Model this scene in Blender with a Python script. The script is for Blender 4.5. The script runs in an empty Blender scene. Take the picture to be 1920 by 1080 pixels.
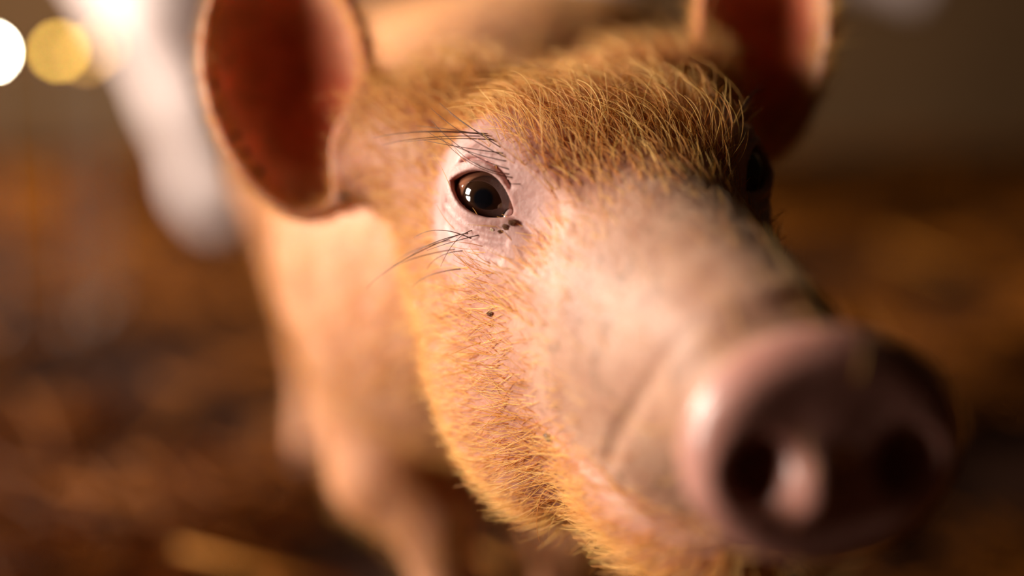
import bpy, math, random
import numpy as np
from mathutils import Vector, Matrix

random.seed(7)
rng = np.random.default_rng(11)
scene = bpy.context.scene

# ------------------------------------------------------------------ camera
PITCH = math.radians(10.0)
CAM_H = 0.36
cam_data = bpy.data.cameras.new('camera')
cam_data.sensor_width = 36.0
cam_data.lens = 50.0
cam_data.clip_start = 0.01
cam_data.dof.use_dof = True
cam_data.dof.focus_distance = 0.480
cam_data.dof.aperture_fstop = 1.65
cam = bpy.data.objects.new('camera', cam_data)
cam.location = (0, 0, CAM_H)
cam.rotation_euler = (math.radians(90) - PITCH, 0, 0)
scene.collection.objects.link(cam)
scene.camera = cam

# ------------------------------------------------------------------ world, daylight, exposure
world = bpy.data.worlds.new('barn_air')
scene.world = world
world.use_nodes = True
bg = world.node_tree.nodes['Background']
bg.inputs['Color'].default_value = (0.90, 0.55, 0.28, 1)
bg.inputs['Strength'].default_value = 0.008


def area_light(name, loc, target, size_x, size_y, power, color):
    ld = bpy.data.lights.new(name, 'AREA')
    ld.shape = 'RECTANGLE'
    ld.size, ld.size_y = size_x, size_y
    ld.energy = power
    ld.color = color
    o = bpy.data.objects.new(name, ld)
    o.location = loc
    o.rotation_euler = (Vector(target) - Vector(loc)).to_track_quat('-Z', 'Y').to_euler()
    scene.collection.objects.link(o)
    return o


# windows of the barn wall on the left, outside the picture: two show as glints in the eye, the third lights the pale pig and the far floor
DAYLIGHT = (1.0, 0.89, 0.77)
area_light('window_left_upper_offscreen', (-2.40, 0.12, 1.10), (0, 0.5, 0.3), 0.67, 0.54, 69, DAYLIGHT)
area_light('window_left_lower_offscreen', (-2.40, -0.12, 0.37), (0, 0.5, 0.3), 0.64, 0.45, 36, DAYLIGHT)
area_light('window_left_far_offscreen', (-2.40, 2.00, 1.20), (-0.7, 2.9, 0.2), 1.00, 0.80, 165, DAYLIGHT)

vs = scene.view_settings
vs.view_transform = 'Standard'
vs.look = 'None'
vs.exposure = 0.0
vs.gamma = 1.0
vs.use_curve_mapping = False
scene.cycles.use_adaptive_sampling = False
scene.cycles.use_denoising = True
scene.cycles.sample_clamp_indirect = 4.0
scene.cycles.max_bounces = 6

CLAY = False
HAIR = True

# ------------------------------------------------------------------ helpers
COL = scene.collection


def tag(o, label=None, cat=None, group=None, kind=None):
    if label: o['label'] = label
    if cat: o['category'] = cat
    if group: o['group'] = group
    if kind: o['kind'] = kind
    return o


def mesh_object(name, verts, faces, mat=None, parent=None, smooth=True):
    me = bpy.data.meshes.new(name)
    if isinstance(verts, np.ndarray) and isinstance(faces, np.ndarray):
        nv, nf, k = len(verts), len(faces), faces.shape[1]
        me.vertices.add(nv)
        me.vertices.foreach_set('co', verts.astype(np.float32).ravel())
        me.loops.add(nf * k)
        me.loops.foreach_set('vertex_index', faces.astype(np.int32).ravel())
        me.polygons.add(nf)
        me.polygons.foreach_set('loop_start', np.arange(0, nf * k, k, dtype=np.int32))
        me.update(calc_edges=True)
        me.validate()
    else:
        me.from_pydata([tuple(v) for v in verts], [], [tuple(f) for f in faces])
    if smooth:
        me.polygons.foreach_set('use_smooth', np.ones(len(me.polygons), dtype=bool))
    o = bpy.data.objects.new(name, me)
    if mat: me.materials.append(mat)
    COL.objects.link(o)
    if parent: o.parent = parent
    return o


def material(name):
    m = bpy.data.materials.new(name)
    m.use_nodes = True
    nt = m.node_tree
    return m, nt, nt.nodes['Principled BSDF']


def simple_mat(name, col, rough=0.6, var=0.25, scale=30.0, spec=0.4):
    m, nt, b = material(name)
    tc = nt.nodes.new('ShaderNodeTexCoord')
    nz = nt.nodes.new('ShaderNodeTexNoise')
    nz.inputs['Scale'].default_value = scale
    nz.inputs['Detail'].default_value = 4
    nt.links.new(tc.outputs['Object'], nz.inputs['Vector'])
    rp = nt.nodes.new('ShaderNodeValToRGB')
    rp.color_ramp.elements[0].position = 0.3
    rp.color_ramp.elements[1].position = 0.7
    rp.color_ramp.elements[0].color = tuple(c * (1 - var) for c in col) + (1,)
    rp.color_ramp.elements[1].color = tuple(min(1, c * (1 + var)) for c in col) + (1,)
    nt.links.new(nz.outputs['Fac'], rp.inputs['Fac'])
    nt.links.new(rp.outputs['Color'], b.inputs['Base Color'])
    b.inputs['Roughness'].default_value = rough
    b.inputs['Specular IOR Level'].default_value = spec
    return m


# ------------------------------------------------------------------ frames
CP, SP = math.cos(PITCH), math.sin(PITCH)


def view_point(x, y, d):
    """metres right / up / ahead of the lens -> world"""
    return np.array([x, d * CP + y * SP, CAM_H + y * CP - d * SP])


def view_dir(v):
    return np.array([v[0], v[2] * CP + v[1] * SP, v[1] * CP - v[2] * SP])


def unit(v):
    v = np.asarray(v, float)
    return v / np.linalg.norm(v)


EYE_W = view_point(-0.0099, 0.0306, 0.480)
L_w = unit(view_dir((0.928, 0.158, 0.336)))
EYE_SEP = 0.100
NOSE_W = view_point(0.0816, -0.0431, 0.367)
HEAD_O = EYE_W + 0.5 * EYE_SEP * L_w
HF = unit(NOSE_W - HEAD_O)
HL = unit(L_w - HF * np.dot(L_w, HF))
HU = unit(np.cross(HF, HL))
if HU[2] < 0: HU = -HU
HR = -HL
HEAD = np.stack([HF, HU, HR], axis=1)       # columns: forward, up, pig's right
SNOUT_LEN = float(np.linalg.norm(NOSE_W - HEAD_O))


def hp(f, u, r):
    return HEAD_O + HEAD @ np.array([f, u, r], float)


def hd(f, u, r):
    return HEAD @ np.array([f, u, r], float)


def to_head(P):
    return (P - HEAD_O) @ HEAD


# ------------------------------------------------------------------ distance field modelling
class Field:
    def __init__(self, ax, ay, az):
        self.ax = [a.astype(np.float32) for a in (ax, ay, az)]
        self.v = np.full([len(a) for a in self.ax], 0.05, np.float32)

    def box(self, lo, hi):
        s = []
        for i in range(3):
            a = np.searchsorted(self.ax[i], lo[i])
            b = np.searchsorted(self.ax[i], hi[i])
            s.append(slice(max(0, a - 1), min(len(self.ax[i]), b + 1)))
        return tuple(s)

    def pts(self, s, c, M):
        X = self.ax[0][s[0]][:, None, None] - np.float32(c[0])
        Y = self.ax[1][s[1]][None, :, None] - np.float32(c[1])
        Z = self.ax[2][s[2]][None, None, :] - np.float32(c[2])
        M = np.asarray(M, np.float32)
        return [X * M[0, k] + Y * M[1, k] + Z * M[2, k] for k in range(3)]

    def add(self, s, d, k):
        a = self.v[s]
        h = np.maximum(k - np.abs(a - d), 0) / k
        self.v[s] = np.minimum(a, d) - h * h * k * 0.25

    def cut(self, s, d, k):
        a = self.v[s]
        b = -d
        h = np.maximum(k - np.abs(a - b), 0) / k
        self.v[s] = np.maximum(a, b) + h * h * k * 0.25

    def ellipsoid(self, c, r, M=None, k=0.02, cut=False):
        M = np.eye(3) if M is None else M
        c = np.asarray(c); r = np.asarray(r, float)
        ext = np.sqrt(((np.asarray(M) * r) ** 2).sum(1)) + k + 0.02
        s = self.box(c - ext, c + ext)
        p = self.pts(s, c, M)
        k0 = np.sqrt(sum((p[i] / r[i]) ** 2 for i in range(3)))
        k1 = np.sqrt(sum((p[i] / r[i] ** 2) ** 2 for i in range(3))) + 1e-6
        d = k0 * (k0 - 1) / k1
        d = np.where(k0 < 0.25, -min(r) * 0.8, d)
        (self.cut if cut else self.add)(s, d.astype(np.float32), k)

    def cone(self, a, b, ra, rb, k=0.02, cut=False):
        a, b = np.asarray(a), np.asarray(b)
        m = max(ra, rb) + k + 0.02
        s = self.box(np.minimum(a, b) - m, np.maximum(a, b) + m)
        p = self.pts(s, a, np.eye(3))
        ab = (b - a).astype(np.float32)
        t = np.clip((p[0] * ab[0] + p[1] * ab[1] + p[2] * ab[2]) / float(ab @ ab), 0, 1)
        d = np.sqrt(sum((p[i] - t * ab[i]) ** 2 for i in range(3))) - (ra + (rb - ra) * t)
        (self.cut if cut else self.add)(s, d.astype(np.float32), k)

    def chain(self, pts, rad, k=0.01, cut=False):
        for i in range(len(pts) - 1):
            self.cone(pts[i], pts[i + 1], rad[i], rad[i + 1], k, cut)

    def torus(self, c, M, R, r, sy=1.0, k=0.004, cut=False):
        """ring about M's first axis; sy squeezes the second axis"""
        c = np.asarray(c); m = R * max(1, 1 / sy) + r + k + 0.015
        s = self.box(c - m, c + m)
        p = self.pts(s, c, M)
        q = np.sqrt((p[1] / sy) ** 2 + p[2] ** 2) - R
        d = np.sqrt(q * q + p[0] ** 2) - r
        (self.cut if cut else self.add)(s, d.astype(np.float32), k)

    def nets(self):
        """naive surface nets on the rectilinear grid"""
        v = self.v
        inside = v < 0
        n = np.array(v.shape)
        cnt = np.zeros(n - 1, np.uint8)
        for dx in (0, 1):
            for dy in (0, 1):
                for dz in (0, 1):
                    cnt += inside[dx:n[0] - 1 + dx, dy:n[1] - 1 + dy, dz:n[2] - 1 + dz]
        act = (cnt > 0) & (cnt < 8)
        idx = np.argwhere(act)
        vid = np.full(n - 1, -1, np.int32)
        vid[act] = np.arange(len(idx))
        corners = [(a, b, c) for a in (0, 1) for b in (0, 1) for c in (0, 1)]
        val = {c: v[idx[:, 0] + c[0], idx[:, 1] + c[1], idx[:, 2] + c[2]] for c in corners}
        pos = {c: np.stack([self.ax[i][idx[:, i] + c[i]] for i in range(3)], 1) for c in corners}
        acc = np.zeros((len(idx), 3), np.float64); num = np.zeros(len(idx))
        for c in corners:
            for i in range(3):
                if c[i] == 0:
                    e = list(c); e[i] = 1; e = tuple(e)
                    x = (val[c] < 0) != (val[e] < 0)
                    t = val[c][x] / (val[c][x] - val[e][x])
                    acc[x] += pos[c][x] + (pos[e][x] - pos[c][x]) * t[:, None]
                    num[x] += 1
        verts = acc / num[:, None]
        faces = []
        for i in range(3):
            j, k = (i + 1) % 3, (i + 2) % 3
            lo = [slice(None)] * 3; hi = [slice(None)] * 3
            lo[i] = slice(0, -1); hi[i] = slice(1, None)
            a, b = inside[tuple(lo)], inside[tuple(hi)]
            E = np.argwhere(a != b)
            ok = (E[:, j] > 0) & (E[:, k] > 0) & (E[:, j] < n[j] - 1) & (E[:, k] < n[k] - 1)
            E = E[ok]
            fl = a[E[:, 0], E[:, 1], E[:, 2]]
            q = []
            for oj, ok_ in ((-1, -1), (0, -1), (0, 0), (-1, 0)):
                c = E.copy(); c[:, j] += oj; c[:, k] += ok_
                q.append(vid[c[:, 0], c[:, 1], c[:, 2]])
            q = np.stack(q, 1)
            q[~fl] = q[~fl][:, ::-1]
            faces.append(q)
        return verts, np.concatenate(faces)


def smooth_mesh(V, Fq, it, lam=0.5):
    e = np.concatenate([Fq[:, [0, 1]], Fq[:, [1, 2]], Fq[:, [2, 3]], Fq[:, [3, 0]]])
    n = len(V)
    deg = np.bincount(e[:, 0], minlength=n) + np.bincount(e[:, 1], minlength=n)
    for i in range(it):
        S = np.stack([np.bincount(e[:, 0], V[e[:, 1], c], n) + np.bincount(e[:, 1], V[e[:, 0], c], n) for c in range(3)], 1)
        V = V + lam * (S / deg[:, None] - V)
    return V


def axis(lo, hi, zones, h0):
    """grid line positions; zones = (a, b, spacing), finest wins"""
    out = [lo]
    while out[-1] < hi:
        x = out[-1]; h = h0
        for a, b, s in zones:
            dist = max(a - x, x - b, 0)
            h = min(h, s + dist * 0.18)
        out.append(x + h)
    return np.array(out)


# ------------------------------------------------------------------ the ginger pig
def eye_frame(side):
    """centre, fissure axis, lid axis, outward axis of one eye (side +1 = pig's right)"""
    n = unit(hd(0.68, 0.50, 0.53 * side))
    a = unit(hd(0.71, 0.06, -0.70 * side))          # towards the inner corner
    a = unit(a - n * np.dot(a, n))
    b = unit(np.cross(n, a))
    if np.dot(b, HU) < 0: b = -b
    th = math.radians(12)                            # inner corner sits lower
    a, b = a * math.cos(th) - b * math.sin(th), b * math.cos(th) + a * math.sin(th)
    c = hp(-0.003, -0.005, (0.5 * EYE_SEP - 0.0055) * side)
    return c, a, b, n


EYE_R = 0.0128


def ear_frame(side):
    if side > 0:
        c = view_point(-0.0890, 0.0880, 0.560)
        up = unit(view_dir((-0.20, 1.0, 0.06)))
        n = unit(view_dir((0.02, -0.10, -1.0)))
    else:
        c = view_point(0.1040, 0.1120, 0.585)
        up = unit(view_dir((0.05, 1.0, 0.10)))
        n = unit(view_dir((-0.10, -0.15, -1.0)))
    n = unit(n - up * np.dot(n, up))
    s = np.cross(up, n)
    return c, np.stack([s, up, n], 1)


def build_pig_mesh():
    ew = EYE_W
    zones_x = [(-0.16, 0.135, 0.0016), (ew[0] - 0.016, ew[0] + 0.018, 0.0007)]
    zones_y = [(0.34, 0.62, 0.0016), (ew[1] - 0.014, ew[1] + 0.016, 0.0007)]
    zones_z = [(0.19, 0.44, 0.0016), (ew[2] - 0.016, ew[2] + 0.016, 0.0007)]
    f = Field(axis(-0.42, 0.17, zones_x, 0.006), axis(0.33, 1.32, zones_y, 0.006), axis(-0.004, 0.47, zones_z, 0.006))

    # --- trunk
    sh = view_point(-0.020, 0.012, 0.76); mid = view_point(-0.036, 0.082, 0.92); rump = view_point(-0.110, 0.112, 1.09)
    f.ellipsoid(sh + np.array([0, 0, 0.008]), (0.094, 0.125, 0.100), k=0.03)
    f.ellipsoid(mid, (0.096, 0.150, 0.106), k=0.04)
    f.ellipsoid(rump, (0.098, 0.120, 0.108), k=0.04)
    # neck
    f.cone(sh + np.array([0.005, -0.02, 0.02]), hp(-0.060, -0.064, 0), 0.096, 0.053, k=0.05)
    f.ellipsoid(view_point(0.020, 0.098, 0.82), (0.100, 0.10, 0.075), k=0.04)
    # chest
    f.ellipsoid(sh + np.array([0.01, -0.025, -0.018]), (0.07, 0.08, 0.060), k=0.04)
    # --- legs
    def leg(top, elbow, wrist, fet, foot, rr, claw_dir):
        f.chain([top, elbow, wrist, fet, foot], rr, k=0.018)
        for s in (-1, 1):       # two cloven claws
            q = np.array(foot) + np.array([0.008 * s, 0, 0])
            f.cone(q + np.array([0, 0, 0.018]), q + np.array([0.002 * s, -0.014, -0.004]), 0.010, 0.0085, k=0.006)
    s0 = sh
    leg(s0 + np.array([-0.050, 0.00, -0.05]), s0 + np.array([-0.046, -0.01, -0.110]), (s0[0] - 0.022, s0[1] - 0.02, 0.105), (s0[0] - 0.012, s0[1] - 0.018, 0.045), (s0[0] - 0.010, s0[1] - 0.028, 0.016), (0.042, 0.029, 0.0185, 0.0160, 0.017), -1)
    leg(s0 + np.array([0.055, 0.0, -0.06]), s0 + np.array([0.058, 0.01, -0.13]), (s0[0] + 0.052, s0[1] + 0.0, 0.095), (s0[0] + 0.052, s0[1] + 0.01, 0.042), (s0[0] + 0.052, s0[1] - 0.0, 0.016), (0.045, 0.030, 0.019, 0.0155, 0.017), -1)
    for s in (-1, 1):
        leg(rump + np.array([0.035 * s, 0.03, -0.03]), rump + np.array([0.040 * s + 0.012, 0.01, -0.11]), (rump[0] + 0.048 * s, rump[1] + 0.055, 0.125), (rump[0] + 0.048 * s, rump[1] + 0.045, 0.045), (rump[0] + 0.048 * s, rump[1] + 0.032, 0.016), (0.070, 0.044, 0.022, 0.0165, 0.017), -1)
    # curled tail
    tc = rump + np.array([0, 0.125, 0.05])
    f.chain([tc + np.array([0.012 * math.cos(t) - 0.012, 0.007 * t, 0.012 * math.sin(t)]) for t in np.linspace(0, 7, 12)], np.linspace(0.009, 0.004, 12), k=0.006)

    # --- head
    H = HEAD
    f.ellipsoid(hp(-0.035, -0.046, 0), (0.070, 0.046, 0.051), H, k=0.03)               # cranium
    f.ellipsoid(hp(-0.024, -0.016, 0), (0.044, 0.022, 0.044), H, k=0.03)                # forehead
    for s in (1, -1):
        f.ellipsoid(hp(0.006, -0.077, 0.027 * s), (0.056, 0.047, 0.035), H, k=0.03)    # jowl
        f.ellipsoid(hp(-0.006, -0.006, 0.036 * s), (0.030, 0.024, 0.020), H, k=0.02)   # orbit
        f.cone(hp(-0.055, -0.045, 0.022 * s), hp(-0.078, -0.022, 0.044 * s), 0.032, 0.022, k=0.03)
    f.cone(hp(-0.01, -0.030, 0), hp(0.118, -0.006, 0), 0.046, 0.029, k=0.03)           # muzzle
    f.cone(hp(0.00, -0.010, 0), hp(0.110, 0.004, 0), 0.018, 0.014, k=0.020)            # bridge
    f.ellipsoid(hp(0.066, -0.030, 0.014), (0.050, 0.026, 0.026), H, k=0.02)            # upper lips
    f.ellipsoid(hp(0.066, -0.030, -0.014), (0.050, 0.026, 0.026), H, k=0.02)
    # lower jaw
    f.cone(hp(-0.010, -0.085, 0), hp(0.092, -0.055, 0), 0.042, 0.021, k=0.03)
    f.ellipsoid(hp(0.084, -0.068, 0), (0.044, 0.024, 0.033), H, k=0.02)
    # mouth line and skin folds: grooves of limited depth that follow the surface
    def groove(lo, hi, sheet, depth, width, k, org=HEAD_O, fr=HEAD):
        b = f.box(lo, hi)
        p = f.pts(b, org, fr)
        g, gate = sheet(p[0], p[1], p[2])
        d = np.maximum(np.maximum(np.abs(g) - width, -(f.v[b] + depth)), gate)
        f.cut(b, d.astype(np.float32), k)
    allh = (HEAD_O - 0.2, HEAD_O + 0.2)
    groove(*allh, lambda a, b, c: (b + 0.0530 - 0.02 * np.clip(0.09 - a, 0, 1) + 0.15 * np.clip(np.abs(c) - 0.030, 0, 1), (0.092 - a) * 0.15), 0.0050, 0.0010, 0.005)
    groove(*allh, lambda a, b, c: (a - 0.113 - 0.40 * b - 0.0020 * np.sin(c * 190 + 1), np.maximum(np.abs(c) - 0.036, -0.046 - b)), 0.0008, 0.0018, 0.003)
    # nose disc
    dn = unit(HF + 0.30 * HU + 0.14 * HR)
    du = unit(HU - dn * np.dot(HU, dn)); dr = unit(HR - dn * np.dot(HR, dn) - du * np.dot(HR, du))
    D = np.stack([dn, du, dr], 1)
    nc = NOSE_W
    f.ellipsoid(nc - dn * 0.012, (0.014, 0.0298, 0.0350), D, k=0.012)
    f.torus(nc - dn * 0.004, D, 0.0308, 0.0060, sy=0.86, k=0.011)
    f.ellipsoid(nc - dn * 0.001, (0.0045, 0.021, 0.025), D, k=0.008)
    f.torus(nc - dn * 0.021, D, 0.0385, 0.0036, sy=0.86, k=0.010, cut=True)
    for s in (1, -1):
        f.torus(nc + D @ np.array([0.0, -0.002, 0.0200 * s]), D, 0.0088, 0.0025, k=0.006)
        f.ellipsoid(nc + D @ np.array([0.002, -0.002, 0.0200 * s]), (0.016, 0.0090, 0.0080), D, k=0.004, cut=True)
    f.ellipsoid(nc + D @ np.array([0.0030, -0.0060, 0.0060]), (0.0085, 0.0090, 0.0066), D, k=0.005)  # septum bulge
    # --- ears
    for side in (1, -1):
        c, M = ear_frame(side)
        R = np.array([0.034, 0.062, 0.018]) if side > 0 else np.array([0.028, 0.058, 0.018])
        ext = 0.085
        s = f.box(c - ext, c + ext)
        p = f.pts(s, c, M)
        t = p[1] / R[1]
        # widest below the middle, pointed towards the tip
        w = np.where(t > 0, 1 - 0.45 * np.clip(t, 0, 1) ** 2, 1.0)
        q = [p[0] / w, p[1], p[2] + 0.010 * t * t]
        def ell(rad):
            k0 = np.sqrt(sum((q[i] / rad[i]) ** 2 for i in range(3)))
            k1 = np.sqrt(sum((q[i] / rad[i] ** 2) ** 2 for i in range(3))) + 1e-6
            return k0 * (k0 - 1) / k1
        outer = ell(R); inner = -ell(R - 0.0050)
        front = q[2] - 0.004
        d = np.maximum(np.maximum(outer, inner), front)
        f.add(s, d.astype(np.float32), 0.006)
        # muscle joining the pinna to the skull
        root = c + M @ np.array([0.012 * side, -0.030, -0.016])
        f.cone(root, hp(-0.070, -0.020, 0.035 * side), 0.020, 0.030, k=0.014)
        # clear the bowl again
        s2 = f.box(c - ext, c + ext)
        p2 = f.pts(s2, c, M)
        q = [p2[0] / w, p2[1], p2[2] + 0.010 * t * t]
        f.cut(s2, np.maximum(ell(R - 0.0050), -(q[2] + 0.016)).astype(np.float32), 0.004)

    # --- eyes: lids over the ball, almond opening
    for side in (1, -1):
        c, a, b, n = eye_frame(side)
        E = np.stack([a, b, n], 1)
        f.ellipsoid(c + E @ np.array([0.0135, -0.0005, 0.0255]), (0.0165, 0.0125, 0.0105), E, k=0.012, cut=True)   # hollow before the inner corner
        f.ellipsoid(c, (EYE_R + 0.0032, EYE_R + 0.0028, EYE_R + 0.0026), E, k=0.006)
        # upper lid fold and lower lid roll
        up = [c + E @ np.array([(EYE_R + 0.0030) * math.sin(t) * 0.92, 0.0082 + 0.0028 * math.cos(t), (EYE_R + 0.0016) * math.cos(t) * 0.80]) for t in np.linspace(-0.95, 0.85, 7)]
        f.chain(up, (0.0016, 0.0024, 0.0030, 0.0032, 0.0030, 0.0024, 0.0016), k=0.003)
        near_eye = (c - 0.03, c + 0.03)
        gate = lambda a_, n_, lim: np.maximum(np.abs(a_) - lim, 0.001 - n_)
        groove(*near_eye, lambda x, y, z: (y - 0.0116 + 34.0 * (x + 0.0015) ** 2, gate(x + 0.0015, z, 0.0110)), 0.0026, 0.0004, 0.0020, c, E)
        groove(*near_eye, lambda x, y, z: (y + 0.0098 - 20.0 * (x - 0.001) ** 2, gate(x - 0.001, z, 0.0120)), 0.0009, 0.0004, 0.0022, c, E)
        groove(*near_eye, lambda x, y, z: (y + 0.0132 - 14.0 * (x - 0.002) ** 2, gate(x - 0.002, z, 0.0140)), 0.0007, 0.0004, 0.0025, c, E)
        groove(*near_eye, lambda x, y, z: (y + 0.0168 - 9.0 * (x - 0.002) ** 2 + 0.1 * x, gate(x - 0.002, z, 0.0150)), 0.0006, 0.0004, 0.0025, c, E)
        groove(*near_eye, lambda x, y, z: (y + 0.0010 + 0.25 * (x - 0.013), np.maximum(np.abs(x - 0.0185) - 0.005, -z)), 0.0008, 0.0004, 0.0022, c, E)
        s = f.box(c - 0.022, c + 0.022)
        p = f.pts(s, c, E)
        x = p[0]
        hu = 0.0083 * (1 - np.clip(np.abs((x - 0.0005) / 0.0134), 0, 1) ** 2.0)
        hl = 0.0060 * (1 - np.clip(np.abs((x - 0.001) / 0.0134), 0, 1) ** 2.2)
        alm = np.maximum(np.maximum(p[1] - hu, -p[1] - hl), np.abs(x) - 0.0132)
        alm = np.maximum(alm, 0.002 - p[2])
        f.cut(s, alm.astype(np.float32), 0.0012)
        f.ellipsoid(c, (EYE_R + 0.0003,) * 3, E, k=0.0008, cut=True)
    V, Q = f.nets()
    V = smooth_mesh(V, Q, 2, 0.35)
    return V, Q


V, Q = build_pig_mesh()
print('pig', len(V), len(Q))

def srgb(r, g, b):
    def c(x):
        x /= 255.0
        return x / 12.92 if x <= 0.04045 else ((x + 0.055) / 1.055) ** 2.4
    return np.array([c(r), c(g), c(b)])


def sstep(a, b, x):
    t = np.clip((x - a) / (b - a), 0, 1)
    return t * t * (3 - 2 * t)


def vertex_normals(V, Q):
    n = np.cross(V[Q[:, 2]] - V[Q[:, 0]], V[Q[:, 3]] - V[Q[:, 1]])
    N = np.stack([sum(np.bincount(Q[:, k], n[:, c], len(V)) for k in range(4)) for c in range(3)], 1)
    return N / (np.linalg.norm(N, axis=1, keepdims=True) + 1e-12)


def ear_local(P, side):
    c, M = ear_frame(side)
    return (P - c) @ M, M


def ear_inner_mask(P, N, side):
    q, M = ear_local(P, side)
    R = np.array([0.034, 0.062, 0.018]) if side > 0 else np.array([0.028, 0.058, 0.018])
    t = q[:, 1] / R[1]
    w = np.where(t > 0, 1 - 0.45 * np.clip(t, 0, 1) ** 2, 1.0)
    k = np.sqrt((q[:, 0] / w / R[0]) ** 2 + t ** 2 + ((q[:, 2] + 0.010 * t * t) / R[2]) ** 2)
    front = q[:, 2] + 0.010 * t * t
    depth = sstep(0.003, -0.006, front)
    return sstep(0.90, 0.76, k) * depth, np.clip(1.25 - k, 0, 1), q


PN = vertex_normals(V, Q)
PH = to_head(V)
EC = [eye_frame(1)[0], eye_frame(-1)[0]]


def eye_distance(P):
    return np.minimum(np.linalg.norm(P - EC[0], axis=1), np.linalg.norm(P - EC[1], axis=1))


def region(P):
    h = to_head(P)
    f_, u_, r_ = h[:, 0], h[:, 1], np.abs(h[:, 2])
    dist = np.linalg.norm(h, axis=1)
    headw = sstep(-0.13, -0.07, f_) * (dist < 0.2)
    muzzle = sstep(0.018, 0.080, f_ + 0.25 * (u_ + 0.02)) * sstep(-0.062, -0.046, u_) * headw
    disc = sstep(SNOUT_LEN - 0.022, SNOUT_LEN - 0.008, f_ + 0.25 * u_) * (u_ > -0.05) * headw
    eye = sstep(0.038, 0.022, eye_distance(P))
    brow = sstep(-0.012, 0.006, u_) * sstep(0.045, 0.005, f_) * headw
    chin = sstep(-0.040, -0.050, u_) * sstep(0.03, 0.07, f_) * headw
    return h, headw, muzzle, disc, eye, brow, chin


def skin_colours():
    h, headw, muzzle, disc, eye, brow, chin = region(V)
    C = np.tile(srgb(228, 170, 132), (len(V), 1))
    def mixc(w, col):
        C[:] = C * (1 - w[:, None]) + w[:, None] * col
    mixc(headw * 0.85, srgb(212, 160, 140))
    mixc(brow * 0.85, srgb(172, 98, 54))
    mixc(muzzle, srgb(190, 148, 124))
    mixc(eye, srgb(220, 180, 174))
    mixc(disc, srgb(206, 150, 136))
    wear = np.zeros(len(V))
    for side in (1, -1):
        m, k, q = ear_inner_mask(V, PN, side)
        mixc(m * 0.95, srgb(206, 100, 66))
        rim = (np.abs(q[:, 2]) < 0.010) * (np.linalg.norm(q, axis=1) < 0.075) * (1 - m) * (q[:, 0] * -side > -0.012)
        wear = np.maximum(wear, rim * sstep(0.010, 0.004, np.abs(q[:, 2] + 0.002)))
        mixc(0.8 * rim * sstep(0.010, 0.005, np.abs(q[:, 2])), srgb(226, 186, 158))
    # hooves
    mixc(sstep(0.030, 0.022, V[:, 2]), srgb(70, 50, 38))
    flesh = np.zeros(len(V))
    for side in (1, -1):
        m, k, q = ear_inner_mask(V, PN, side)
        ridge = sstep(0.2, 0.9, np.sin(q[:, 1] * 330 + q[:, 0] * 150 + 1.0)) * m
        mixc(0.30 * ridge, srgb(188, 104, 74))
        inear = (np.linalg.norm(q / np.array([0.040, 0.070, 0.028]), axis=1) < 1).astype(float)
        flesh = np.maximum(flesh, inear)
    global FLESH
    FLESH = flesh
    return C, np.clip(wear + 0.5 * muzzle * (1 - disc), 0, 1), disc


skin, nt, bsdf = material('pig_skin')
at = nt.nodes.new('ShaderNodeAttribute'); at.attribute_name = 'pigment'
wa = nt.nodes.new('ShaderNodeAttribute'); wa.attribute_name = 'grime'
tc = nt.nodes.new('ShaderNodeTexCoord')
n1 = nt.nodes.new('ShaderNodeTexNoise'); n1.inputs['Scale'].default_value = 55; n1.inputs['Detail'].default_value = 6
n2 = nt.nodes.new('ShaderNodeTexNoise'); n2.inputs['Scale'].default_value = 420; n2.inputs['Detail'].default_value = 4
n3 = nt.nodes.new('ShaderNodeTexNoise'); n3.inputs['Scale'].default_value = 130; n3.inputs['Detail'].default_value = 3
for n_ in (n1, n2, n3): nt.links.new(tc.outputs['Object'], n_.inputs['Vector'])
blot = nt.nodes.new('ShaderNodeMix'); blot.data_type = 'RGBA'; blot.blend_type = 'MULTIPLY'
r1 = nt.nodes.new('ShaderNodeValToRGB')
r1.color_ramp.elements[0].position = 0.32; r1.color_ramp.elements[0].color = (0.66, 0.50, 0.44, 1)
r1.color_ramp.elements[1].position = 0.66; r1.color_ramp.elements[1].color = (1.06, 1.02, 1.0, 1)
nt.links.new(n1.outputs['Fac'], r1.inputs['Fac'])
blot.inputs['Factor'].default_value = 0.8
nt.links.new(at.outputs['Color'], blot.inputs[6]); nt.links.new(r1.outputs['Color'], blot.inputs[7])
# freckles of dry dirt
r3 = nt.nodes.new('ShaderNodeValToRGB')
r3.color_ramp.elements[0].position = 0.60; r3.color_ramp.elements[0].color = (0, 0, 0, 1)
r3.color_ramp.elements[1].position = 0.70; r3.color_ramp.elements[1].color = (1, 1, 1, 1)
nt.links.new(n3.outputs['Fac'], r3.inputs['Fac'])
mul = nt.nodes.new('ShaderNodeMath'); mul.operation = 'MULTIPLY'
nt.links.new(r3.outputs['Color'], mul.inputs[0]); nt.links.new(wa.outputs['Fac'], mul.inputs[1])
dirt = nt.nodes.new('ShaderNodeMix'); dirt.data_type = 'RGBA'
dirt.inputs[7].default_value = tuple(srgb(96, 72, 52)) + (1,)
nt.links.new(mul.outputs[0], dirt.inputs['Factor']); nt.links.new(blot.outputs[2], dirt.inputs[6])
nt.links.new(dirt.outputs[2], bsdf.inputs['Base Color'])
bp = nt.nodes.new('ShaderNodeBump'); bp.inputs['Strength'].default_value = 0.35; bp.inputs['Distance'].default_value = 0.0012
nt.links.new(n2.outputs['Fac'], bp.inputs['Height']); nt.links.new(bp.outputs['Normal'], bsdf.inputs['Normal'])
wet = nt.nodes.new('ShaderNodeAttribute'); wet.attribute_name = 'wet'
nt.links.new(wet.outputs['Fac'], bsdf.inputs['Coat Weight'])
bsdf.inputs['Coat Roughness'].default_value = 0.28
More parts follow.
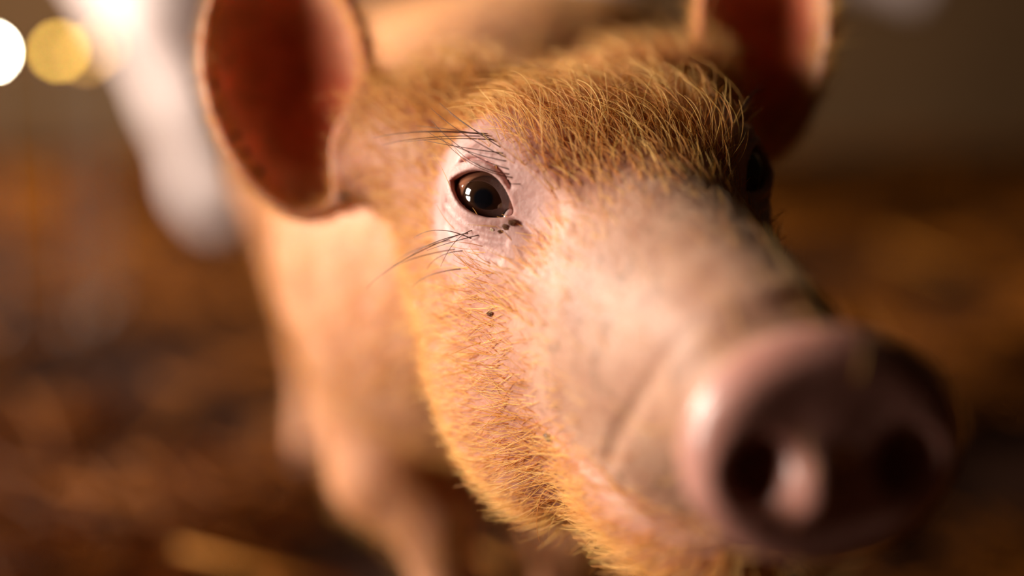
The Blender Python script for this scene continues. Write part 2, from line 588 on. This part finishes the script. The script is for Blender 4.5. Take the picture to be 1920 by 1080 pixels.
bsdf.inputs['Roughness'].default_value = 0.50
bsdf.inputs['Specular IOR Level'].default_value = 0.35   # the ears are duller, see below
bsdf.subsurface_method = 'RANDOM_WALK'
fa = nt.nodes.new('ShaderNodeAttribute'); fa.attribute_name = 'flesh'
fm = nt.nodes.new('ShaderNodeMapRange'); fm.inputs['To Min'].default_value = 0.25; fm.inputs['To Max'].default_value = 0.75
nt.links.new(fa.outputs['Fac'], fm.inputs['Value'])
nt.links.new(fm.outputs['Result'], bsdf.inputs['Subsurface Weight'])
fs = nt.nodes.new('ShaderNodeMapRange'); fs.inputs['To Min'].default_value = 0.35; fs.inputs['To Max'].default_value = 0.05
nt.links.new(fa.outputs['Fac'], fs.inputs['Value'])
nt.links.new(fs.outputs['Result'], bsdf.inputs['Specular IOR Level'])
bsdf.inputs['Subsurface Radius'].default_value = (1.0, 0.35, 0.2)
bsdf.inputs['Subsurface Scale'].default_value = 0.004

pig = mesh_object('pig', V, Q, skin)
tag(pig, 'young ginger pig with bristly coat looking up into the camera', 'pig')
C, W, WET = skin_colours()
ft = pig.data.attributes.new('flesh', 'FLOAT', 'POINT')
ft.data.foreach_set('value', FLESH.astype(np.float32))
wt = pig.data.attributes.new('wet', 'FLOAT', 'POINT')
wt.data.foreach_set('value', WET.astype(np.float32))
ca = pig.data.color_attributes.new('pigment', 'FLOAT_COLOR', 'POINT')
ca.data.foreach_set('color', np.concatenate([C, np.ones((len(V), 1))], 1).astype(np.float32).ravel())
ga = pig.data.attributes.new('grime', 'FLOAT', 'POINT')
ga.data.foreach_set('value', W.astype(np.float32))

# ------------------------------------------------------------------ eyes
import bmesh
em, ent, eb = material('pig_eye')
tc = ent.nodes.new('ShaderNodeTexCoord')
sx = ent.nodes.new('ShaderNodeSeparateXYZ')
ent.links.new(tc.outputs['Object'], sx.inputs[0])
cmb = ent.nodes.new('ShaderNodeCombineXYZ')
offx = ent.nodes.new('ShaderNodeMath'); offx.operation = 'SUBTRACT'; offx.inputs[1].default_value = 0.0016
offy = ent.nodes.new('ShaderNodeMath'); offy.operation = 'SUBTRACT'; offy.inputs[1].default_value = -0.0004
ent.links.new(sx.outputs['X'], offx.inputs[0]); ent.links.new(sx.outputs['Y'], offy.inputs[0])
ent.links.new(offx.outputs[0], cmb.inputs['X']); ent.links.new(offy.outputs[0], cmb.inputs['Y'])
ln = ent.nodes.new('ShaderNodeVectorMath'); ln.operation = 'LENGTH'
ent.links.new(cmb.outputs[0], ln.inputs[0])
sc_ = ent.nodes.new('ShaderNodeMath'); sc_.operation = 'MULTIPLY'; sc_.inputs[1].default_value = 85.0
ent.links.new(ln.outputs['Value'], sc_.inputs[0])
rp = ent.nodes.new('ShaderNodeValToRGB')
el = rp.color_ramp.elements
el[0].position = 0.0; el[0].color = (0.004, 0.004, 0.006, 1)
el[1].position = 1.0; el[1].color = (0.55, 0.22, 0.12, 1)
for pos, col in ((0.25, (0.004, 0.004, 0.006)), (0.34, (0.030, 0.012, 0.006)), (0.58, (0.040, 0.016, 0.008)), (0.66, (0.02, 0.008, 0.004)), (0.72, (0.22, 0.09, 0.05))):
    e = el.new(pos); e.color = col + (1,)
ent.links.new(sc_.outputs[0], rp.inputs['Fac'])
ent.links.new(rp.outputs['Color'], eb.inputs['Base Color'])
eb.inputs['Roughness'].default_value = 0.06
eb.inputs['Coat Weight'].default_value = 1.0
eb.inputs['Coat Roughness'].default_value = 0.02
wetm, wnt, wb = material('wet_tear_film')
wb.inputs['Base Color'].default_value = (0.62, 0.44, 0.42, 1)
wb.inputs['Roughness'].default_value = 0.04
wb.inputs['Coat Weight'].default_value = 1.0


def sphere_mesh(name, r, seg=48, rings=32, scale=(1, 1, 1)):
    me = bpy.data.meshes.new(name)
    bm = bmesh.new()
    bmesh.ops.create_uvsphere(bm, u_segments=seg, v_segments=rings, radius=r)
    bmesh.ops.scale(bm, vec=scale, verts=bm.verts)
    bm.to_mesh(me); bm.free()
    me.polygons.foreach_set('use_smooth', np.ones(len(me.polygons), dtype=bool))
    return me


def frame_matrix(c, axes):
    Mx = Matrix.Identity(4)
    for i, ax_ in enumerate(axes):
        for j in range(3): Mx[j][i] = ax_[j]
    Mx.translation = Vector(c)
    return Mx


for side in (1, -1):
    c, a, b, n = eye_frame(side)
    me = sphere_mesh('eyeball', EYE_R)
    me.materials.append(em)
    o = bpy.data.objects.new('eyeball', me)
    COL.objects.link(o)
    if side < 0: a = -a
    Mx = frame_matrix(c, (a, b, n))
    o.parent = pig
    o.matrix_world = Mx
    tag(o, 'dark glossy brown eye with black pupil')
    # moist pink corner of the eye nearest the snout
    t = bpy.data.objects.new('tear_duct', sphere_mesh('tear_duct', 0.0024, 20, 14, (0.55, 1.3, 0.9)))
    t.data.materials.append(wetm)
    COL.objects.link(t)
    t.parent = o
    t.matrix_local = Matrix.Translation((0.0104 * side, -0.0026, 0.0074))

# ------------------------------------------------------------------ coat
from mathutils.bvhtree import BVHTree
bvh = BVHTree.FromPolygons([Vector(v) for v in V], Q.tolist())


def hair_material(name, c0, c1, rough=0.45):
    m, nt, b = material(name)
    hi = nt.nodes.new('ShaderNodeHairInfo')
    rp = nt.nodes.new('ShaderNodeValToRGB')
    rp.color_ramp.elements[0].color = tuple(c0) + (1,)
    rp.color_ramp.elements[1].color = tuple(c1) + (1,)
    nt.links.new(hi.outputs['Random'], rp.inputs['Fac'])
    nt.links.new(rp.outputs['Color'], b.inputs['Base Color'])
    b.inputs['Roughness'].default_value = rough
    b.inputs['Specular IOR Level'].default_value = 0.5
    return m


def hair_object(name, strands, radii, mat, parent, label=None):
    """strands (n, k, 3), radii (n,) root radius"""
    n, k = strands.shape[:2]
    cu = bpy.data.hair_curves.new(name)
    cu.add_curves([k] * n)
    cu.position_data.foreach_set('vector', strands.astype(np.float32).ravel())
    taper = np.linspace(1.0, 0.25, k) ** 0.8
    ra = cu.attributes.get('radius') or cu.attributes.new('radius', 'FLOAT', 'POINT')
    ra.data.foreach_set('value', (radii[:, None] * taper[None]).astype(np.float32).ravel())
    cu.materials.append(mat)
    o = bpy.data.objects.new(name, cu)
    COL.objects.link(o)
    o.parent = parent
    o['kind'] = 'stuff'
    if label: o['label'] = label
    return o


def scatter(n, wfun):
    tri = np.concatenate([Q[:, [0, 1, 2]], Q[:, [0, 2, 3]]])
    A, B, Cc = V[tri[:, 0]], V[tri[:, 1]], V[tri[:, 2]]
    area = 0.5 * np.linalg.norm(np.cross(B - A, Cc - A), axis=1)
    w = area * wfun((A + B + Cc) / 3, PN[tri[:, 0]])
    idx = rng.choice(len(tri), n, p=w / w.sum())
    a, b = rng.random(n), rng.random(n)
    fl_ = a + b > 1
    a[fl_], b[fl_] = 1 - a[fl_], 1 - b[fl_]
    P = A[idx] + (B[idx] - A[idx]) * a[:, None] + (Cc[idx] - A[idx]) * b[:, None]
    Nn = PN[tri[idx, 0]] * (1 - a - b)[:, None] + PN[tri[idx, 1]] * a[:, None] + PN[tri[idx, 2]] * b[:, None]
    return P, Nn / np.linalg.norm(Nn, axis=1, keepdims=True)


def in_ears(P):
    m = np.zeros(len(P), bool); inner = np.zeros(len(P), bool)
    for side in (1, -1):
        q, M = ear_local(P, side)
        m |= (np.abs(q[:, 0]) < 0.038) & (np.abs(q[:, 1]) < 0.068) & (q[:, 2] < 0.012) & (q[:, 2] > -0.026)
        inner |= ear_inner_mask(P, None, side)[0] > 0.25
    return m, inner


def growth(P, N):
    """lie of the coat: from the snout backwards, down the cheeks, along the trunk"""
    h, headw, *_ = region(P)
    g = -HF[None] * 1.0 - HU[None] * (0.55 * sstep(-0.005, -0.05, h[:, 1]))[:, None] + HU[None] * (0.10 * sstep(-0.01, 0.01, h[:, 1]))[:, None]
    side = np.sign(h[:, 2])
    g = g + (HR[None] * side[:, None]) * (0.30 * sstep(0.01, 0.05, np.abs(h[:, 2])))[:, None]
    body = np.tile(np.array([-0.25, 0.75, -0.60]), (len(P), 1))
    g = g * headw[:, None] + body * (1 - headw[:, None])
    ears, inner = in_ears(P)
    for sd in (1, -1):
        q, M = ear_local(P, sd)
        me_ = ears & ((q ** 2).sum(1) < 0.075 ** 2)
        out = q[:, [0]] * M[:, 0][None] * 14 + M[:, 1][None] * 0.25 - M[:, 2][None] * 0.2
        g[me_] = out[me_]
    t = g - N * (g * N).sum(1, keepdims=True)
    return t / (np.linalg.norm(t, axis=1, keepdims=True) + 1e-9)


def make_strands(P, N, length, lift, bend, curl, k=6, jitter=0.35):
    T = growth(P, N)
    S = np.cross(N, T)
    n = len(P)
    ang = rng.normal(0, jitter, n)[:, None]
    T2 = T * np.cos(ang) + S * np.sin(ang)
    S2 = np.cross(N, T2)
    lf = np.clip(rng.normal(lift, 0.18, n), 0.05, 1.4)[:, None]
    d0 = T2 * np.cos(lf) + N * np.sin(lf)
    be = -N * bend[:, None] + S2 * (rng.normal(0, 1, n) * curl)[:, None] + T2 * (bend * 0.3)[:, None]
    t = np.linspace(0, 1, k)[None, :, None]
    ph = rng.random(n)[:, None, None] * 6.28
    wav = S2[:, None] * np.sin(ph + t * 3.5) * (0.025 * t)
    L = length[:, None, None]
    return P[:, None] - N[:, None] * 0.0003 + L * (d0[:, None] * t + be[:, None] * t * t * 0.6 + wav)


if HAIR:
    ginger = hair_material('ginger_bristle', srgb(216, 128, 40), srgb(255, 204, 112))
    pale = hair_material('pale_down', srgb(214, 160, 110), srgb(244, 214, 180))
    dark = hair_material('dark_lash', srgb(52, 28, 18), srgb(84, 44, 26), 0.35)

    def w_head(P, N):
        h, headw, muzzle, disc, eye, brow, chin = region(P)
        ears, inner = in_ears(P)
        near = np.linalg.norm(P - HEAD_O, axis=1) < 0.19
        w = headw * near * (1 - 0.985 * muzzle ** 0.85) * (1 - disc) * (1 - sstep(0.037, 0.0195, eye_distance(P)))
        w *= (1 + 0.15 * brow) * np.where(inner, 0.03, 1) * np.where(ears, 0.7, 1)
        return w * (0.55 + 0.45 * sstep(-0.09, -0.06, h[:, 0]))
    P, N = scatter(22000, w_head)
    h, headw, muzzle, disc, eye, brow, chin = region(P)
    ln_ = (0.0125 + 0.0125 * brow + 0.006 * chin - 0.007 * muzzle - 0.0030 * eye) * rng.uniform(0.6, 1.35, len(P))
    ears, inner = in_ears(P)
    ln_ = np.where(ears, ln_ * 0.55, ln_)
    st = make_strands(P, N, ln_, 0.38 + 0.40 * brow, 0.30 + 0.60 * brow, 0.16 + 0.34 * brow, k=8, jitter=0.30)
    def off_eyes(S):
        ok = np.ones(len(S), bool)
        for sd in (1, -1):
            c, a, b, nn = eye_frame(sd)
            q = (S - c) @ np.stack([a, b, nn], 1)
            ok &= ~((np.abs(q[..., 0]) < 0.0185) & (np.abs(q[..., 1]) < 0.0135) & (q[..., 2] > 0)).any(1)
        return ok
    keep = off_eyes(st)
    st, P = st[keep], P[keep]
    hair_object('face_bristles', st, rng.uniform(0.00009, 0.00017, len(P)), ginger, pig, 'ginger bristles on the face')

    def w_rim(P, N):
        w = np.zeros(len(P))
        for sd in (1, -1):
            q, M = ear_local(P, sd)
            t = q[:, 1] / 0.062
            fr = q[:, 2] + 0.010 * t * t
            w += (np.abs(fr - 0.002) < 0.006) * (np.abs(q[:, 0]) < 0.042) * (np.abs(q[:, 1]) < 0.068) * (np.linalg.norm(q[:, :2] / np.array([0.030, 0.058]), axis=1) > 0.85)
        return w + 1e-9
    P, N = scatter(5000, w_rim)
    st = make_strands(P, N, rng.uniform(0.004, 0.009, len(P)), np.full(len(P), 0.4), np.full(len(P), 0.2), np.full(len(P), 0.2), k=5)
    hair_object('ear_fringe', st, rng.uniform(0.00008, 0.00013, len(P)), ginger, pig, 'ginger fringe along the ear rims')

    def w_down(P, N):
        h, headw, muzzle, disc, eye, brow, chin = region(P)
        near = np.linalg.norm(P - HEAD_O, axis=1) < 0.19
        ears, inner = in_ears(P)
        return headw * near * (1 - disc) * (0.35 + muzzle) * np.where(ears, 0.2, 1) * (1 - sstep(0.024, 0.0195, eye_distance(P)))
    P, N = scatter(16000, w_down)
    st = make_strands(P, N, rng.uniform(0.002, 0.005, len(P)), np.full(len(P), 0.5), np.full(len(P), 0.3), np.full(len(P), 0.15), k=4)
    keep = off_eyes(st)
    st, P = st[keep], P[keep]
    hair_object('fine_down', st, np.full(len(P), 0.00004), pale, pig, 'pale down on the snout')

    def w_body(P, N):
        h, headw, *_ = region(P)
        ears, inner = in_ears(P)
        return (1 - headw * 0.9) * (P[:, 2] > 0.05) * np.where(ears, 0, 1)
    P, N = scatter(27000, w_body)
    st = make_strands(P, N, rng.uniform(0.010, 0.020, len(P)), np.full(len(P), 0.30), np.full(len(P), 0.25), np.full(len(P), 0.15), k=5)
    hair_object('body_coat', st, rng.uniform(0.00010, 0.00016, len(P)), ginger, pig, 'ginger coat of the trunk')

    def at_px(px, py, d):
        return view_point((px - 960) * d / 2666.7, (540 - py) * d / 2666.7, d)

    def skin_depth(px, py, default):
        dv = view_dir(((px - 960) / 2666.7, (540 - py) / 2666.7, 1.0))
        loc, nn, _, _ = bvh.ray_cast(Vector((0, 0, CAM_H)), Vector(unit(dv)))
        if loc is None: return default
        return float(np.dot(np.array(loc) - np.array([0, 0, CAM_H]), view_dir((0, 0, 1))))

    def lash(root, tip, sag, clear):
        d0 = skin_depth(*root, 0.48)
        a = at_px(*root, d0 + 0.0004)
        loc, nn, _, _ = bvh.find_nearest(Vector(a))
        b = at_px(*tip, min(skin_depth(*tip, d0 + 0.01), d0 + 0.022) - clear)
        t = np.linspace(0, 1, 9)[:, None]
        lift = np.array(nn) * 0.22 * np.linalg.norm(b - a)
        return a * (1 - t) + b * t + (lift + sag) * (4 * t * (1 - t)) * 0.5

    specs = [((967, 334), (824, 254)), ((960, 319), (810, 227)), ((954, 303), (802, 247)), ((941, 278), (824, 193)), ((952, 297), (808, 203)),
             ((917, 251), (769, 247)), ((910, 252), (702, 258)), ((903, 255), (717, 272)), ((935, 268), (842, 210)), ((948, 288), (790, 262)),
             ((963, 327), (846, 268)), ((925, 256), (780, 236)), ((930, 262), (760, 266))]
    L1 = [lash(r, t, view_dir((0, -0.004, 0)), random.uniform(0.007, 0.013)) for r, t in specs]
    L1.append(lash((978, 345), (945, 343), np.zeros(3), 0.003))
    specs2 = [((887, 449), (776, 446)), ((858, 441), (687, 541)), ((854, 467), (717, 515)), ((865, 504), (773, 538)), ((900, 440), (800, 470)), ((880, 436), (770, 480)), ((870, 470), (800, 505)), ((893, 430), (826, 500)), ((845, 450), (735, 500))]
    L1 += [lash(r, t, view_dir((0, 0.003, 0)), random.uniform(0.006, 0.012)) for r, t in specs2]
    far = []
    cf, af, bf, nf_ = eye_frame(-1)
    for i in range(12):
        r0 = cf + bf * 0.015 + af * (i - 6) * 0.002 + nf_ * 0.008
        loc, nn, _, _ = bvh.find_nearest(Vector(r0))
        a = np.array(loc); tip = a + (-af * 0.2 + bf * 0.3 + nf_ * 0.7 + hd(-0.6, 0, -0.4)) * random.uniform(0.012, 0.022)
        t = np.linspace(0, 1, 9)[:, None]
        far.append(a * (1 - t) + tip * t + bf * 0.003 * 4 * t * (1 - t))
    L1 = np.array(L1 + far)
    hair_object('eyelashes', L1, np.full(len(L1), 0.00018), dark, pig, 'long dark lashes and brow whiskers')

# ------------------------------------------------------------------ floor, straw, wall
soil = simple_mat('damp_soil', srgb(44, 19, 3), 0.9, 0.5, 9.0, 0.1)
nx_, ny_ = 90, 90
gx = np.linspace(-4.5, 4.5, nx_); gy = np.linspace(-1.5, 5.2, ny_)
GX, GY = np.meshgrid(gx, gy, indexing='ij')
GZ = -0.012 + 0.006 * np.sin(GX * 9.1 + GY * 4.3) + 0.006 * np.sin(GX * 5.3 - GY * 11.7)
vid = np.arange(nx_ * ny_).reshape(nx_, ny_)
fq = np.stack([vid[:-1, :-1], vid[1:, :-1], vid[1:, 1:], vid[:-1, 1:]], -1).reshape(-1, 4)
floor = mesh_object('floor', np.stack([GX, GY, GZ], -1).reshape(-1, 3), fq, soil)
tag(floor, kind='structure')

wallm = simple_mat('limewashed_wall', srgb(94, 66, 36), 0.9, 0.12, 4.0)
WALL_Y = 4.8


def box_data(lo, hi):
    x0, y0, z0 = lo; x1, y1, z1 = hi
    v = [(x0, y0, z0), (x1, y0, z0), (x1, y1, z0), (x0, y1, z0), (x0, y0, z1), (x1, y0, z1), (x1, y1, z1), (x0, y1, z1)]
    return v, [(0, 3, 2, 1), (4, 5, 6, 7), (0, 1, 5, 4), (1, 2, 6, 5), (2, 3, 7, 6), (3, 0, 4, 7)]


wall = mesh_object('wall_back', *box_data((-4.5, WALL_Y, -0.05), (4.5, WALL_Y + 0.2, 2.6)), wallm, smooth=False)
tag(wall, kind='structure')


def straw_geo(n, px, py, ln, rad, z0):
    """bent three-sided stalks"""
    az = rng.random(n) * 2 * np.pi
    el = rng.normal(0, 0.14, n)
    d = np.stack([np.cos(az) * np.cos(el), np.sin(az) * np.cos(el), np.sin(el)], 1)
    sd = np.stack([-np.sin(az), np.cos(az), np.zeros(n)], 1)
    upv = np.cross(d, sd)
    c = np.stack([px, py, z0], 1)
    bendv = (sd * rng.normal(0, 0.12, n)[:, None] + upv * rng.normal(0, 0.05, n)[:, None])
    rings = []
    for t in (-0.5, 0.0, 0.5):
        m = c + d * (ln * t)[:, None] + bendv * (ln * (0.25 - t * t))[:, None]
        for k in range(4):
            a = k * np.pi / 2
            rings.append(m + (sd * math.cos(a) + upv * math.sin(a)) * rad[:, None])
    Vv = np.stack(rings, 1)
    base = []
    for s_ in (0, 4):
        for k in range(4):
            base.append((s_ + k, s_ + (k + 1) % 4, s_ + 4 + (k + 1) % 4, s_ + 4 + k))
    base += [(3, 2, 1, 0), (8, 9, 10, 11)]
    base = np.array(base)
    Ff = (base[None] + (np.arange(n) * 12)[:, None, None]).reshape(-1, 4)
    return Vv.reshape(-1, 3), Ff


def straw_material(name, c0, c1):
    m, nt, b = material(name)
    gi = nt.nodes.new('ShaderNodeNewGeometry')
    rp = nt.nodes.new('ShaderNodeValToRGB')
    rp.color_ramp.elements[0].color = tuple(c0) + (1,)
    rp.color_ramp.elements[1].color = tuple(c1) + (1,)
    b.inputs['Specular IOR Level'].default_value = 0.12
    nt.links.new(gi.outputs['Random Per Island'], rp.inputs['Fac'])
    nt.links.new(rp.outputs['Color'], b.inputs['Base Color'])
    b.inputs['Roughness'].default_value = 0.7
    return m


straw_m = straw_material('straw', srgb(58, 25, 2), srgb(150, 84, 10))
n = 30000
py = 0.45 + (4.15 * rng.random(n) ** 1.5)
px = (rng.random(n) * 2 - 1) * (0.75 + 0.55 * py)
clump = np.sin(px * 7 + 1.3) * np.sin(py * 6 + px * 3) + 0.6 * np.sin(px * 17 - py * 13)
keep = clump + rng.normal(0, 0.35, n) > -0.05
keep &= np.abs(px) < 4.2
px, py = px[keep], py[keep]; n = len(px)
z0 = 0.004 + np.clip(clump[keep], 0, 2) * 0.012 + rng.random(n) * 0.016
Vs, Fs = straw_geo(n, px, py, rng.uniform(0.05, 0.17, n), rng.uniform(0.0012, 0.0026, n), z0)
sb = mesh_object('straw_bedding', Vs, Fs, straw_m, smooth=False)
tag(sb, 'trampled brown straw bedding strewn over the dark barn floor', 'straw', kind='stuff')

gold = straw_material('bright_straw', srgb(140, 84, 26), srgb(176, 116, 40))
stalk_px = [(830, 955), (490, 1050), (860, 990), (640, 660), (275, 445), (170, 560), (330, 770), (210, 330), (90, 350), (1730, 480), (1650, 300)]
for i, (x_, y_) in enumerate(stalk_px):
    dirv = view_dir(((x_ - 960) / 2666.7, (540 - y_) / 2666.7, 1.0))
    tt = (0.035 - CAM_H) / dirv[2]
    g = np.array([0, 0, CAM_H]) + dirv * tt
    vv, ff = straw_geo(1, np.zeros(1), np.zeros(1), np.array([random.uniform(0.10, 0.20)]), np.array([0.0032]), np.array([0.0]))
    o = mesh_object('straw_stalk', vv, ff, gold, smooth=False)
    o.location = (g[0], g[1], 0.030)
    lab = {0: 'golden straw stalk on the ground under the chin of the ginger pig', 2: 'golden straw stalk on the ground under the chin of the ginger pig',
           1: 'bright golden straw stalk beside the foreleg of the ginger pig',
           9: 'straw stalk lying in the dim bedding beyond the far ear of the ginger pig', 10: 'straw stalk lying in the dim bedding beyond the far ear of the ginger pig'}
    tag(o, lab.get(i, 'golden straw stalk on the brown bedding between the lamps and the ginger pig'), 'straw stalk', 'golden stalks on the bedding')

# ------------------------------------------------------------------ pale sow standing behind
def build_sow(origin):
    """large pale sow, heading to +x; origin = ground point under the near hind hoof"""
    ox, oy = origin
    f = Field(np.arange(ox - 0.45, ox + 1.75, 0.014), np.arange(oy - 0.30, oy + 0.62, 0.014), np.arange(-0.006, 1.05, 0.014))
    p = lambda x, y, z: np.array([ox - x, oy + 0.16 + y, z])
    f.ellipsoid(p(-0.06, 0, 0.66), (0.27, 0.22, 0.21), k=0.08)
    f.ellipsoid(p(-0.45, 0, 0.66), (0.38, 0.23, 0.20), k=0.1)
    f.ellipsoid(p(-0.85, 0, 0.66), (0.28, 0.20, 0.21), k=0.1)
    f.cone(p(-0.95, 0, 0.68), p(-1.22, 0, 0.62), 0.17, 0.12, k=0.08)
    f.ellipsoid(p(-1.25, 0, 0.60), (0.14, 0.11, 0.13), k=0.06)
    f.cone(p(-1.30, 0, 0.57), p(-1.50, 0, 0.48), 0.085, 0.052, k=0.05)
    f.ellipsoid(p(-1.51, 0, 0.475), (0.022, 0.058, 0.056), k=0.02)
    for s in (-1, 1):
        f.ellipsoid(p(-1.535, 0.022 * s, 0.475), (0.02, 0.012, 0.015), k=0.01, cut=True)
        f.ellipsoid(p(-1.22, 0.12 * s, 0.74), (0.085, 0.022, 0.10), k=0.02)
        y = 0.13 * s + (0.03 if s > 0 else -0.03)
        dx = -0.16 if s > 0 else 0.0
        f.chain([p(-0.03 + dx, y * 0.75, 0.60), p(-0.10 + dx, y, 0.42), p(-0.14 + dx, y, 0.25), p(-0.165 + dx, y, 0.09), p(-0.20 + dx, y, 0.035)], (0.16, 0.100, 0.056, 0.037, 0.040), k=0.05)
        f.chain([p(-0.88, y * 0.8, 0.56), p(-0.87, y, 0.40), p(-0.89, y, 0.22), p(-0.88, y, 0.09), p(-0.91, y, 0.035)], (0.13, 0.075, 0.045, 0.036, 0.040), k=0.04)
    f.chain([p(0.20 + 0.02 * math.cos(t) + 0.012 * t, 0.03 * math.sin(t), 0.74 - 0.012 * t) for t in np.linspace(0, 6, 10)], np.linspace(0.018, 0.010, 10), k=0.015)
    return f.nets()


sowm = simple_mat('pale_sow_skin', srgb(236, 214, 208), 0.6, 0.10, 6.0)
SOW = (-0.74, 2.62)
Vw, Qw = build_sow(SOW)
sow = mesh_object('pig', smooth_mesh(Vw, Qw, 3), Qw, sowm)
tag(sow, 'large pale pink pig whose hind leg shows behind the ginger pig', 'pig')
dk = simple_mat('dark_eye', (0.01, 0.006, 0.004), 0.1)
for s in (-1, 1):
    o = bpy.data.objects.new('eyeball', sphere_mesh('eyeball', 0.016, 20, 14)); o.data.materials.append(dk)
    COL.objects.link(o); o.parent = sow; o.location = (SOW[0] + 1.335, SOW[1] + 0.16 + 0.088 * s, 0.635)

# ------------------------------------------------------------------ nest lamps on the far wall
def lamp(px_, py_, d, r, col, strength, label):
    w = at_px_world(px_, py_, d)
    e = bpy.data.objects.new('nest_lamp', None); COL.objects.link(e)
    e.location = w
    m, nt, b = material('lamp_glow')
    b.inputs['Base Color'].default_value = (1, 0.9, 0.7, 1)
    b.inputs['Emission Color'].default_value = tuple(col) + (1,)
    b.inputs['Emission Strength'].default_value = strength
    bulb = bpy.data.objects.new('bulb', sphere_mesh('bulb', r, 24, 16, (1, 1, 1.1))); bulb.data.materials.append(m)
    COL.objects.link(bulb); bulb.parent = e
    metal = simple_mat('lamp_metal', (0.12, 0.11, 0.10), 0.5)
    # rear housing and the post that carries it down to the floor
    prof = [(r * 0.5, -r * 0.9), (r * 1.25, -r * 0.9), (r * 1.35, -r * 1.4), (r * 0.8, -r * 2.2), (r * 0.3, -r * 2.4)]
    vv, ff = [], []
    seg = 20
    for q in prof:
        for k in range(seg):
            a = 2 * math.pi * k / seg
            vv.append((q[0] * math.cos(a), q[0] * math.sin(a), q[1]))
    for i in range(len(prof) - 1):
        for k in range(seg):
            ff.append((i * seg + k, i * seg + (k + 1) % seg, (i + 1) * seg + (k + 1) % seg, (i + 1) * seg + k))
    ff.append(tuple(range((len(prof) - 1) * seg, len(prof) * seg)))
    hs = mesh_object('lamp_socket', vv, ff, metal, e)
    zb = -w[2] + 0.0
    vv, ff = [], []
    for z in (-r * 2.3, zb + 0.012, zb + 0.012, zb - 0.004):
        rr = r * 0.28 if len(vv) < 2 * seg else r * 2.2
        for k in range(seg):
            a = 2 * math.pi * k / seg
            vv.append((rr * math.cos(a), rr * math.sin(a), z))
    for i in range(3):
        for k in range(seg):
            ff.append((i * seg + k, i * seg + (k + 1) % seg, (i + 1) * seg + (k + 1) % seg, (i + 1) * seg + k))
    ff.append(tuple(range(3 * seg, 4 * seg)))
    mesh_object('stand', vv, ff, metal, e)
    tag(e, label, 'lamp', 'lamps on low stands')


def at_px_world(px_, py_, d):
    return view_point((px_ - 960) * d / 2666.7, (540 - py_) * d / 2666.7, d)


lamp(-18, 98, 1.70, 0.0055, (1.0, 0.86, 0.66), 300, 'white-hot round bulb on a low stand in the straw')
lamp(110, 96, 1.70, 0.0055, (1.0, 0.56, 0.08), 24, 'round yellow bulb on a low stand in the straw')
lamp(162, 104, 1.78, 0.005, (1.0, 0.46, 0.06), 9, 'dim amber bulb right beside the yellow bulb')
lamp(188, 84, 1.86, 0.005, (1.0, 0.46, 0.06), 8, 'dim amber bulb beside the leg of the pale pig')

# ------------------------------------------------------------------ crumbs stuck to the ginger pig
def crumb(px_, py_, size, mat, label, sx=1.0, cat='dirt crumb', proud=0.5):
    dirv = unit(view_dir(((px_ - 960) / 2666.7, (540 - py_) / 2666.7, 1.0)))
    loc, nn, _, _ = bvh.ray_cast(Vector((0, 0, CAM_H)), Vector(dirv))
    if loc is None: return
    bm = bmesh.new()
    bmesh.ops.create_icosphere(bm, subdivisions=2, radius=size)
    for v in bm.verts:
        v.co *= 1 + random.uniform(-0.40, 0.35)
        v.co.x *= sx
        v.co.z *= 0.5
    me = bpy.data.meshes.new('dirt_crumb'); bm.to_mesh(me); bm.free()
    me.materials.append(mat)
    o = bpy.data.objects.new('dirt_crumb', me); COL.objects.link(o)
    o.location = loc + nn * size * proud
    o.rotation_euler = (nn.to_track_quat('Z', 'Y') @ Matrix.Rotation(random.uniform(-0.5, 0.5), 3, 'Z').to_quaternion()).to_euler()
    tag(o, label, cat)


mud = simple_mat('dried_mud', srgb(92, 52, 24), 0.8, 0.4, 900)
blackbit = simple_mat('black_speck', srgb(26, 22, 24), 0.4, 0.3, 900)
fleck = simple_mat('pale_fleck', srgb(240, 222, 190), 0.3, 0.1, 900)
crumb(962, 418, 0.0011, mud, 'largest brown crumb below the inner corner of the eye', 1.3)
crumb(948, 426, 0.0009, mud, 'small brown crumb between two others under the eye', 1.2)
crumb(938, 436, 0.0008, mud, 'outermost brown crumb under the eye, by the lower lid', 1.1)
crumb(922, 431, 0.0005, fleck, 'tiny yellow fleck on the lower eyelid', 1.2, 'fleck')
crumb(1028, 819, 0.0013, blackbit, 'black speck on the cheek behind the mouth', 1.4)
crumb(920, 588, 0.0009, mud, 'reddish brown crumb caught in the cheek hair below the eye', 1.6)
crumb(790, 570, 0.0010, fleck, 'shiny pale fleck at the rear edge of the cheek', 1.0, 'fleck', 1.6)
crumb(862, 118, 0.0011, fleck, 'pale fleck in the hair above the eye, beside the ear', 1.0, 'fleck', 1.6)
crumb(1352, 205, 0.0022, blackbit, 'dark clod caught in the tuft of hair on the brow', 1.2, 'dirt crumb', 1.6)
for i, (x_, y_) in enumerate([(366, 158), (398, 160), (440, 256), (458, 288), (482, 322), (645, 366), (372, 20)]):
    crumb(x_, y_, 0.0016, blackbit, ['dark mud spot on the ear edge beside the pale leg', 'dark mud spot inside the ear edge, beside its twin', 'upper dark mud spot of three along the lower ear edge', 'middle dark mud spot of three along the lower ear edge', 'lowest dark mud spot of three along the lower ear edge', 'dark mud spot in the pink notch at the ear bottom', 'dark mud spot high on the outer ear edge'][i], 1.5)
